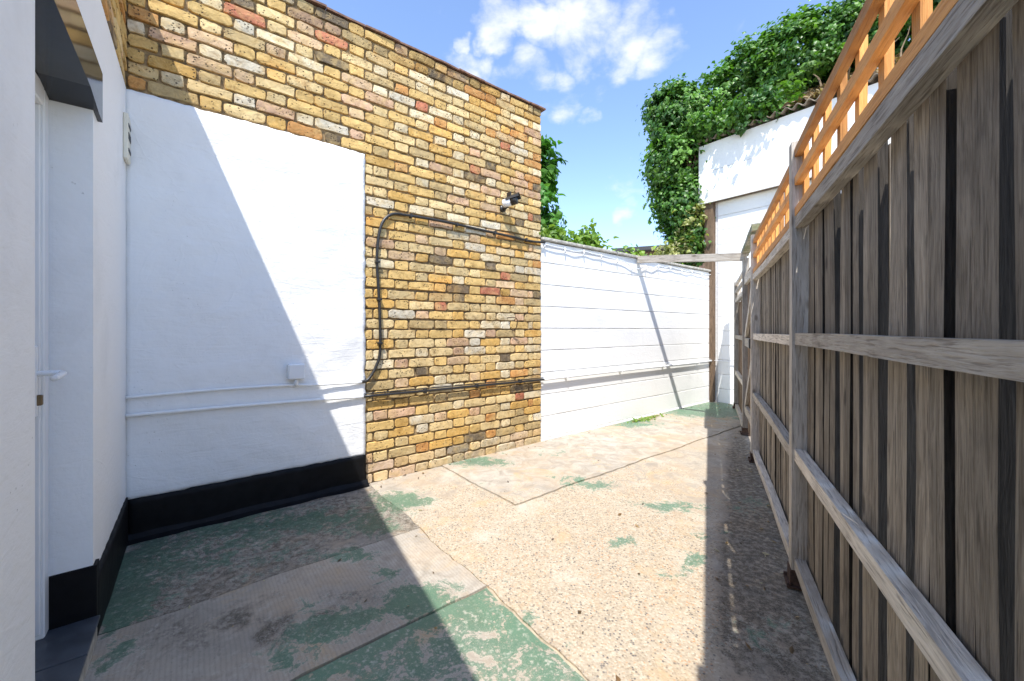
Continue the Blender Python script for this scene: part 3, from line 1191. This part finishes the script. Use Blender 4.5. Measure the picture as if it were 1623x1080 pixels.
trellis(PQ[0] + .066, PQ[1] - .002, 1.652, "orange timber trellis on top of the nearest fence panel", RW)
trellis(PQ[1] + .066, PQ[2] - .002, 1.632, "orange timber trellis on top of the middle fence panel", RW)
trellis(PQ[3] + .066, PQ[4] - .002, 1.552, "short grey timber trellis on top of the farthest fence panel", RW, M_RAIL, .27, "grey trellis topper", True, .4)

gate = thing("garden_gate", "brown boarded timber gate with diagonal brace and black latch", "gate", FW @ T3((-(PQ[2] + PQ[3]) / 2 - .03, 0, 0)))
g0, g1 = PQ[2] + .072, PQ[3] - .008
for z in (.30, 1.02, 1.68):
    part("ledge", plank("ledge", g1 - g0, .030, .085, RW, 5, .004), M_RAIL, gate, ALONG(FW, -g1, .012, z))
q = g0
while q < g1 - .04:
    w = min(.095, g1 - q)
    part("board", plank("board", 1.72, w - .004, .016, RW, 5, .004), M_BROWNWOOD, gate, UP(FW, -(q + w / 2), .036, .07))
    q += w
ang = math.atan2(.66, g1 - g0)
part("brace", plank("brace", math.hypot(.62, g1 - g0 - .06), .028, .075, RW, 5, .003), M_RAIL, gate, ALONG(FW, -g1 + .03, .011, .34, ang))
part("brace", plank("brace", math.hypot(.62, g1 - g0 - .06), .028, .075, RW, 5, .003), M_RAIL, gate, ALONG(FW, -g1 + .03, .011, 1.06, ang - .05))
bm = bmesh.new()
box_into(bm, -g0 - .09, -g0 + .01, -.035, -.004, .985, 1.07, .006)
box_into(bm, -g0 - .16, -g0 - .09, -.018, -.004, 1.015, 1.04, .003)
part("latch", from_bm("latch", bm), M_BLACKPL, gate, FW)

# timber over the gate and the brace beam across to the wall
lint = part("gate_lintel", plank("gate_lintel", PQ[3] + .20 - PQ[2] + .06, .07, .055, RW, 6, .004), M_MOSSWOOD, None, ALONG(FW, -PQ[3] - .2, .012, 2.005, .012))
tag(lint, "mossy timber resting across the tops of the two gate posts", "beam")
b0 = LW @ Vector((1.66, -.015, 2.045))
b1 = FW @ Vector((-PQ[3] - .02, .02, 1.945))
d = (b1 - b0)
Mx = Matrix.Identity(4)
xa = d.normalized()
ya = Vector((0, 0, 1)).cross(xa).normalized()
za = xa.cross(ya)
for i, v in enumerate((xa, ya, za)):
    Mx[0][i], Mx[1][i], Mx[2][i] = v
Mx.translation = b0
beam = part("brace_beam", plank("brace_beam", d.length, .045, .085, RW, 8, .004), M_RAIL, None, Mx)
tag(beam, "weathered wooden beam spanning from the white block wall to the gate post", "beam")

# ------------------------------------------------------------------ cables, pipes, box, camera, hook
def wall_pts(lst, y):
    return [(t, y if not callable(y) else y(t), z) for t, z in lst]


lo = [(TL + .002, .690), (-2.6, .684), (-2.1, .672), (TP - .02, .662)]
c = part("wall_conduit", tube("wall_conduit", smooth_path(wall_pts(lo, -.034), 6), .0105, 8), M_RENDER, None, LW)
tag(c, "lower white painted conduit running across the rendered panel", "conduit")
hi = [(TL + .002, .785), (-2.7, .792), (-2.3, .787), (-2.12, .775), (TP - .03, .768)]
c = part("wall_conduit", tube("wall_conduit", smooth_path(wall_pts(hi, -.030), 6), .0085, 8), M_RENDER, None, LW)
tag(c, "upper white painted cable meeting the junction box on the rendered panel", "cable")
jb = thing("junction_box", "white square junction box on the rendered panel by the shadow edge", "junction box", LW @ T3((-2.235, -.02, .80)))
bm = bmesh.new()
box_into(bm, -2.285, -2.185, -.068, -.012, .825, .925, .007)
part("box_body", from_bm("box_body", bm), M_UPVC, jb, LW)
part("box_lid", box("box_lid", -2.281, -2.189, -.073, -.0685, .829, .921, .003), M_UPVC, jb, LW)
part("cable_gland", tube("cable_gland", [(-2.235, -.040, .826), (-2.235, -.040, .795), (-2.235, -.032, .780)], .013, 10), M_UPVC, jb, LW)

blk_path = [(TP - .03, .768), (TP + .02, .785), (-1.70, .87), (-1.665, 1.0), (-1.672, 1.35), (-1.69, 1.70), (-1.66, 1.93), (-1.58, 2.035), (-1.45, 2.052), (-1.13, 2.055), (-.8, 2.048), (-.45, 2.035), (-.15, 2.028), (.03, 2.040)]
cab = thing("black_cable", "black cable looping up and along the brick wall beneath the security camera", "cable", LW @ T3((-1.67, 0, 1.2)))
pp = smooth_path([(t, -.022 - .006 * math.sin(t * 9), z) for t, z in blk_path], 6)
part("cable", tube("cable", pp, .0115, 8), M_BLACKPL, cab, LW)
for (t, z, vert) in ((-1.668, 1.05, 1), (-1.672, 1.38, 1), (-1.686, 1.66, 1), (-1.42, 2.053, 0), (-1.0, 2.053, 0), (-.6, 2.041, 0), (-.22, 2.03, 0)):
    a, b_ = (.017, .008) if vert else (.008, .017)
    part("clip", box("clip", t - a, t + a, -.038, .0, z - b_, z + b_, .003), M_BLACKPL, cab, LW)
pc = thing("brick_conduit", "dark conduit running low across the bare brickwork", "conduit", LW @ T3((-.9, 0, .65)))
part("pipe", tube("pipe", smooth_path(wall_pts([(TP - .02, .662), (-1.2, .655), (-.6, .652), (.01, .646)], -.030), 5), .0105, 8), M_BLACKPL, pc, LW)
part("cable", tube("cable", smooth_path([(TP - .01, -.016, .678), (-1.2, -.014, .672), (-.6, -.014, .668), (.01, -.016, .662)], 5), .005, 6), M_BLACKPL, pc, LW)
for t in (-1.3, -.8, -.3):
    part("clip", box("clip", t - .009, t + .009, -.044, 0, .635, .672, .003), M_BLACKPL, pc, LW)
pw = thing("white_conduit", "white conduit pipe running low along the painted block wall", "conduit", LW @ T3((1.8, 0, .65)))
part("pipe", tube("pipe", smooth_path(wall_pts([(.01, .646), (1.2, .652), (2.4, .655), (3.66, .662)], -.026), 5), .014, 10), M_UPVC, pw, LW)
part("cable", tube("cable", smooth_path([(.01, -.012, .70), (1.2, -.010, .695), (2.4, -.010, .69), (3.66, -.012, .685)], 5), .005, 6), M_UPVC, pw, LW)
for i in range(4):
    t = .35 + i * .95
    part("bracket", box("bracket", t - .008, t + .008, -.043, .012, .634, .670, .003), M_UPVC, pw, LW)
oc_ = part("white_cable", tube("white_cable", smooth_path([(.02, -.012, .665), (.8, -.02, .664), (1.6, -.02, .66)], 5), .006, 6), M_UPVC, None, OW @ T3((0, 0, 0)))
tag(oc_, "thin white cable crossing the outbuilding wall behind the timber post", "cable")

fs = thing("festoon_cable", "white festoon cable with small lamp holders sagging under the wall coping", "cable", LW @ T3((1.8, 0, 2.0)))
fp = []
for i in range(13):
    t = .03 + i * .30
    base = 2.025 - .012 * (i % 2)
    if 4 <= i <= 6:
        base -= (.03, .075, .05)[i - 4]
    fp.append((t, -.014, base))
    if i < 12:
        fp.append((t + .15, -.016, base - .010))
fp = [p for p in fp if p[0] < 3.66]
part("cable", tube("cable", smooth_path(fp, 4), .0055, 6), M_UPVC, fs, LW)
for p in fp[::2]:
    part("lamp_holder", tube("lamp_holder", [(p[0], p[1], p[2] + .012), (p[0], p[1] - .004, p[2] - .014), (p[0], p[1] - .008, p[2] - .042)], [.006, .008, .007], 8), M_UPVC, fs, LW)

# security camera
cc = LW @ Vector((-.50, 0, 2.30))
sc = thing("security_camera", "white bullet security camera with black front and hood on the brick wall", "security camera", T3(cc))
part("mount_plate", tube("mount_plate", [(-.50, .004, 2.285), (-.50, -.022, 2.285)], .032, 14), M_BLACKPL, sc, LW)
part("arm", tube("arm", smooth_path([(-.50, -.02, 2.285), (-.50, -.055, 2.282), (-.488, -.075, 2.31)], 4), .014, 10), M_BLACKPL, sc, LW)
ax0, ax1 = Vector((-.52, -.055, 2.318)), Vector((-.445, -.165, 2.345))
dv = (ax1 - ax0).normalized()
part("body", tube("body", [ax0 - dv * .01, ax0, ax0 + dv * .07], [.028, .038, .038], 16), M_UPVC, sc, LW)
part("lens_front", tube("lens_front", [ax0 + dv * .071, ax0 + dv * .125, ax0 + dv * .130], [.0395, .0395, .034], 16), M_BLACKPL, sc, LW)
part("lens", tube("lens", [ax0 + dv * .128, ax0 + dv * .134], [.018, .016], 12), M_GLASS, sc, LW)
# curved hood
hv_, hf = [], []
side = dv.cross(Vector((0, 0, 1))).normalized()
upv = side.cross(dv)
for j, s in enumerate((.03, .16)):
    for k in range(9):
        a = math.radians(-75 + 150 * k / 8)
        for rr in (.043, .047):
            hv_.append(ax0 + dv * s + (side * math.sin(a) + upv * math.cos(a)) * (rr + .012 * j * math.cos(a)))
for k in range(8):
    a, b_ = k * 2, k * 2 + 18
    hf += [[a, a + 2, b_ + 2, b_], [a + 1, b_ + 1, b_ + 3, a + 3], [a, a + 1, a + 3, a + 2], [b_, b_ + 2, b_ + 3, b_ + 1]]
hf += [[0, 18, 19, 1], [16, 17, 35, 34]]
part("hood", mesh_of("hood", hv_, hf, False), M_BLACKPL, sc, LW)
# fin standing up on the hood
part("hood_tab", box("hood_tab", -.006, .006, -.03, .03, 0, .045, .002), M_BLACKPL, sc, LW @ T3(ax0 + dv * .06 + upv * .044))

hk = part("wall_hook", tube("wall_hook", smooth_path([(-.44, .01, 1.262), (-.44, -.07, 1.266), (-.42, -.10, 1.262), (-.385, -.085, 1.235), (-.37, -.05, 1.17), (-.40, -.03, 1.14)], 5), .0045, 6), M_RUST, None, LW)
tag(hk, "small rusty wire hook sticking out of the brick wall", "hook")

# ------------------------------------------------------------------ foliage
def leaf_cloud(name, items, mat, parent):
    """items: (position, normal, up, size, colour, shape)"""
    verts, faces, cols = [], [], []
    for (p, n, up, s, c, shp) in items:
        n = n.normalized()
        r = n.cross(up)
        if r.length < .05:
            r = n.cross(Vector((1, 0, 0)))
        r.normalize()
        u = r.cross(n).normalized()
        b_ = len(verts)
        if shp == 'ivy':
            pts = [(0, -.45, 0), (.52, -.22, -.10), (.30, .12, -.03), (0, .62, -.12), (-.30, .12, -.03), (-.52, -.22, -.10), (0, -.05, .08)]
            fs_ = [(0, 1, 6), (1, 2, 6), (2, 3, 6), (3, 4, 6), (4, 5, 6), (5, 0, 6)]
        else:
            pts = [(0, -.5, 0), (.26, -.05, -.06), (0, .6, -.10), (-.26, -.05, -.06), (0, 0, .06)]
            fs_ = [(0, 1, 4), (1, 2, 4), (2, 3, 4), (3, 0, 4)]
        for (x, y, z) in pts:
            verts.append(p + (r * x + u * y + n * z) * s)
            cols.append(c)
        faces += [[b_ + i for i in f] for f in fs_]
    me = mesh_of(name, verts, faces)
    a = me.color_attributes.new('tint', 'FLOAT_COLOR', 'POINT')
    flat = []
    for c in cols:
        flat += [c[0], c[1], c[2], 1]
    a.data.foreach_set('color', flat)
    return part(name, me, mat, parent)


def blob_leaves(rng, blobs, n, size, cols, shp, shell=.55, droop=.5):
    """leaves in clumps spread over and through the ellipsoids"""
    items = []
    tot = sum(b_[1].x * b_[1].z + b_[1].y * b_[1].z for b_ in blobs)
    for (c, r) in blobs:
        k = int(n * (r.x * r.z + r.y * r.z) / tot)
        clumps = max(3, k // 34)
        for _ in range(clumps):
            d = Vector((rng.gauss(0, 1), rng.gauss(0, 1), rng.gauss(0, 1))).normalized()
            rad = shell + (1 - shell) * rng.random() ** .6
            rad *= 1.0 + .08 * mnoise.noise(d * 2.1 + c)
            cc_ = c + Vector((d.x * r.x, d.y * r.y, d.z * r.z)) * rad
            tone = rng.uniform(.75, 1.25)
            base = rng.choice(cols)
            cr = rng.uniform(.07, .16)
            for _ in range(34):
                o = Vector((rng.gauss(0, 1), rng.gauss(0, 1), rng.gauss(0, .8))) * cr * .6
                nn = (d * 1.0 + Vector((0, 0, .55)) + Vector((rng.gauss(0, 1), rng.gauss(0, 1), rng.gauss(0, 1))) * .55)
                up = Vector((rng.gauss(0, .5), rng.gauss(0, .5), -droop - rng.random()))
                t = tone * rng.uniform(.8, 1.2)
                items.append((cc_ + o, nn, up, size * rng.uniform(.6, 1.25), tuple(x * t for x in base), shp))
    return items


RL = random.Random(4)
IVY = [(.060, .155, .022), (.085, .20, .028), (.040, .11, .020), (.125, .255, .042)]
YEL = [(.20, .24, .05), (.26, .28, .08), (.13, .20, .035), (.33, .33, .14)]
LIME = [(.16, .27, .035), (.22, .33, .05), (.11, .21, .03)]
ivy = thing("ivy", "large dark green ivy mass covering the outbuilding roof and corner", "ivy", T3(at(1078, 400, 6.75)))
blobs = [(at(1082, 200, 6.95), Vector((.56, .55, .62))), (at(1072, 262, 6.85), Vector((.50, .48, .60))), (at(1082, 330, 6.75), Vector((.40, .40, .62))),
         (at(1092, 385, 6.7), Vector((.28, .34, .42))), (at(1062, 172, 7.0), Vector((.42, .4, .42)))]
for i in range(13):
    m = .25 + i * .42
    P = OW @ Vector((m, .95 + .12 * math.sin(i * 2.1), 5.18 + .10 * math.sin(i * 1.7)))
    blobs.append((P, Vector((.54, .66, .84 + .08 * math.sin(i * 2.9)))))
P = OW @ Vector((-.10, .80, 5.0))
blobs.append((P, Vector((.6, .55, .72))))
items = blob_leaves(RL, blobs, 76000, .072, IVY, 'ivy', .72)
OWI = OW.inverted()
_keep = []
for it in items:
    lp = OWI @ it[0]
    if lp.x > .30 and lp.z < 4.62 + .2 * min(1, max(0, lp.x - .4)) + .22 * mnoise.noise((lp.x * 2.5, lp.y * 2.5, 0)) and lp.y < .9:
        continue
    _keep.append(it)
items = _keep
# overhanging fringe near the corner and scattered trailing shoots
fr = []
for i in range(26):
    m = -.16 + 1.3 * RL.random() ** 1.5
    fr.append((OW @ Vector((m, -.12 + RL.uniform(-.10, .12), 4.26 + RL.uniform(-.05, .22))), Vector((.14, .12, .13))))
items += blob_leaves(RL, fr, 1500, .07, IVY, 'ivy', .2)
for i in range(9):
    q = at(RL.uniform(1022, 1050), RL.uniform(270, 340), 6.85)
    for j in range(14):
        q = q + Vector((RL.uniform(-.03, .018), 0, -.03))
        items.append((q.copy(), Vector((RL.gauss(0, .4), -1, .3)), Vector((RL.gauss(0, .4), 0, -1)), .06 * RL.uniform(.7, 1.2), IVY[j % 3], 'ivy'))
items += blob_leaves(RL, [(c_, r_ * .92) for c_, r_ in blobs[:5]], 11000, .075, IVY, 'ivy', .5)
leaf_cloud("foliage", items, M_LEAF, ivy)
yb = [(at(1095, 355, 6.45), Vector((.17, .16, .28))), (at(1085, 395, 6.5), Vector((.30, .2, .16))), (at(1105, 325, 6.5), Vector((.10, .12, .16))), (at(1060, 400, 6.5), Vector((.22, .2, .10)))]
leaf_cloud("variegated_foliage", blob_leaves(RL, yb, 1500, .075, YEL, 'ivy', .4), M_LEAF, ivy)
# bare stems fanning up through the ivy, above the roof edge
bm_all_v, bm_all_f = [], []


def add_tube(pts, r0, r1, sides=5):
    base = len(bm_all_v)
    n = len(pts)
    for i, p in enumerate(pts):
        dd = (pts[min(i + 1, n - 1)] - pts[max(i - 1, 0)]).normalized()
        a = dd.cross(Vector((.3, .9, .2))).normalized()
        b_ = dd.cross(a)
        rr = r0 + (r1 - r0) * i / (n - 1)
        for k in range(sides):
            t = 2 * math.pi * k / sides
            bm_all_v.append(p + (a * math.cos(t) + b_ * math.sin(t)) * rr)
    for i in range(n - 1):
        for k in range(sides):
            k2 = (k + 1) % sides
            bm_all_f.append([base + i * sides + k, base + i * sides + k2, base + (i + 1) * sides + k2, base + (i + 1) * sides + k])


for i in range(34):
    m = RL.uniform(.3, 4.6)
    p = OW @ Vector((m, RL.uniform(.1, .5), 4.25 + RL.uniform(0, .12)))
    dr = Vector((RL.gauss(0, .35), RL.gauss(-.1, .25), 1)).normalized()
    pts = [p]
    for j in range(5):
        dr = (dr + Vector((RL.gauss(0, .22), RL.gauss(0, .18), .05))).normalized()
        pts.append(pts[-1] + dr * .085)
    add_tube(pts, .012, .004)
for i in range(26):
    p = at(RL.uniform(1085, 1118), RL.uniform(380, 430), 6.6)
    pts = [p]
    for j in range(8):
        pts.append(pts[-1] + Vector((RL.gauss(0, .03), RL.gauss(0, .02), .22)))
    add_tube(pts, .014, .006)
part("stems", mesh_of("stems", bm_all_v, bm_all_f, True), M_BARK, ivy)["kind"] = "stuff"
# dry leaf litter caught on the roof edge
dry = []
for i in range(6500):
    m = RL.uniform(-.1, 5.4)
    yy = -.12 + 1.0 * RL.random()
    p = OW @ Vector((m, yy, 4.165 + (yy + .18) * .46 + RL.random() * (.05 + .10 * max(0, min(1, yy * 2)))))
    c = RL.choice(((.24, .15, .075), (.32, .22, .12), (.15, .09, .05), (.38, .29, .17), (.10, .07, .04)))
    dry.append((p, Vector((RL.gauss(0, 1), RL.gauss(-.4, 1), 1)), Vector((RL.gauss(0, 1), RL.gauss(0, 1), 0)), RL.uniform(.05, .10), c, 'long'))
lit = leaf_cloud("leaf_litter", dry, M_DRY, None)
lit['kind'] = 'stuff'
tag(lit, "dry brown leaf litter lying along the corrugated roof edge", "leaf litter")

# tree behind the brick corner
tr = thing("garden_tree", "bright green leafy tree rising behind the end of the brick wall", "tree", T3((.10, 6.3, 0)))
tb = [(Vector((.28, 6.3, 3.55)), Vector((.44, .5, .42))), (Vector((.10, 6.3, 4.1)), Vector((.34, .4, .32))), (Vector((.25, 6.2, 3.0)), Vector((.42, .5, .38))),
      (Vector((.32, 6.2, 2.55)), Vector((.55, .45, .34))), (Vector((-.5, 6.4, 3.4)), Vector((.6, .6, .7))), (Vector((.42, 6.25, 3.95)), Vector((.12, .15, .14)))]
TREE = [(.055, .17, .022), (.08, .22, .03), (.04, .13, .018), (.12, .27, .045)]
leaf_cloud("crown", blob_leaves(RL, tb, 7500, .125, TREE, 'ivy', .3, .9), M_LEAF, tr)
bm_all_v, bm_all_f = [], []
add_tube([Vector((.1, 6.3, -.02)), Vector((.08, 6.3, 1.0)), Vector((.14, 6.3, 2.2)), Vector((.1, 6.3, 3.2)), Vector((.14, 6.3, 4.1))], .06, .012, 8)
for i in range(14):
    z = RL.uniform(1.9, 3.7)
    a = RL.uniform(0, 6.28)
    p = Vector((.11, 6.3, z))
    add_tube([p, p + Vector((math.cos(a) * .2, math.sin(a) * .2, .14)), p + Vector((math.cos(a) * .42, math.sin(a) * .4, .2))], .014, .004)
part("trunk", mesh_of("trunk", bm_all_v, bm_all_f, True), M_BARK, tr)

# low climber spilling along the top of the block wall
hd = thing("wall_climber", "yellow green climbing plant spilling along the block wall coping", "climbing plant", LW @ T3((1.4, .3, 0)))
hb = []
for i in range(30):
    t = .05 + i * .105
    big = .09 if t < 2.0 else .12
    hb.append((LW @ Vector((t, .30 + RL.uniform(-.03, .08), 2.09 + RL.uniform(-.02, .05) - .02 * t)), Vector((.13, .11, big))))
for i in range(5):
    t = RL.uniform(.1, 1.4)
    hb.append((LW @ Vector((t, .22, 2.22)), Vector((.05, .05, .10))))
leaf_cloud("foliage", blob_leaves(RL, hb, 3600, .068, LIME, 'ivy', .3), M_LEAF, hd)
bm_all_v, bm_all_f = [], []
for i in range(12):
    t = .1 + i * .27
    add_tube([LW @ Vector((t, .26, -.02)), LW @ Vector((t + RL.gauss(0, .05), .24, 1.0)), LW @ Vector((t + RL.gauss(0, .08), .20, 2.12))], .012, .006)
part("stems", mesh_of("stems", bm_all_v, bm_all_f, True), M_BARK, hd)["kind"] = "stuff"

# weed tuft at the foot of the block wall
wd = thing("weed_tuft", "small pale weed growing at the foot of the white block wall", "weed", LW @ T3((1.72, -.07, 0)))
wi = []
for i in range(240):
    p = LW @ Vector((1.72 + RL.gauss(0, .16), -.05 - abs(RL.gauss(0, .05)), .012 + abs(RL.gauss(0, .012))))
    wi.append((p, Vector((RL.gauss(0, .6), RL.gauss(-.4, .6), 1)), Vector((RL.gauss(0, 1), RL.gauss(0, 1), .4)), RL.uniform(.025, .05), RL.choice(LIME + [(.36, .30, .14)]), 'long'))
leaf_cloud("leaves", wi, M_LEAF, wd)

# dead leaves and grit blown against the wall and fence feet
db_i = []
for i in range(420):
    kind = RL.random()
    if kind < .4:
        P = FW @ Vector((-RL.uniform(-1.2, 4.3), -abs(RL.gauss(0, .16)) + .03, .014))
    elif kind < .7:
        P = LW @ Vector((RL.uniform(-1.75, 3.6), -.02 - abs(RL.gauss(0, .06)), .014))
    elif kind < .8:
        P = LW @ Vector((RL.uniform(2.6, 3.6), -RL.uniform(.02, .5), .016))
    else:
        P = LW @ Vector((RL.uniform(-2.9, 2.5), -RL.uniform(.05, 2.4), .014))
    db_i.append((P, Vector((RL.gauss(0, .35), RL.gauss(0, .35), 1)), Vector((RL.gauss(0, 1), RL.gauss(0, 1), 0)), RL.choice((.008, .011, .015, .02, .032)),
                 RL.choice(((.20, .12, .06), (.30, .20, .10), (.12, .08, .05), (.42, .36, .26), (.08, .06, .05))), 'long'))
deb = leaf_cloud("ground_debris", db_i, M_DRY, None)
deb['kind'] = 'stuff'
tag(deb, "scattered dead leaf scraps and grit on the concrete", "debris")

# distant house
hs = thing("distant_house", "distant dark roofed house seen between the wall and the ivy", "house", T3((8.2, 24, 0)))
HM = frame((6.6, 24.0), (.93, -.36))
part("wall", box("wall", 0, 9, 0, 6, -.1, 5.75), M_HOUSE, hs, HM)
part("roof", box("roof", -.5, 9.5, -.5, 6.5, 5.75, 6.0, .03), M_ROOF, hs, HM)
for xx in (.7, 2.6, 4.6, 6.6):
    w_ = part("window", box("window", xx, xx + 1.1, -.05, .02, 4.4, 5.5, .01), M_UPVC, hs, HM)
    part("pane", box("pane", xx + .08, xx + 1.02, -.065, -.052, 4.48, 5.42), M_GLASS, w_, HM)
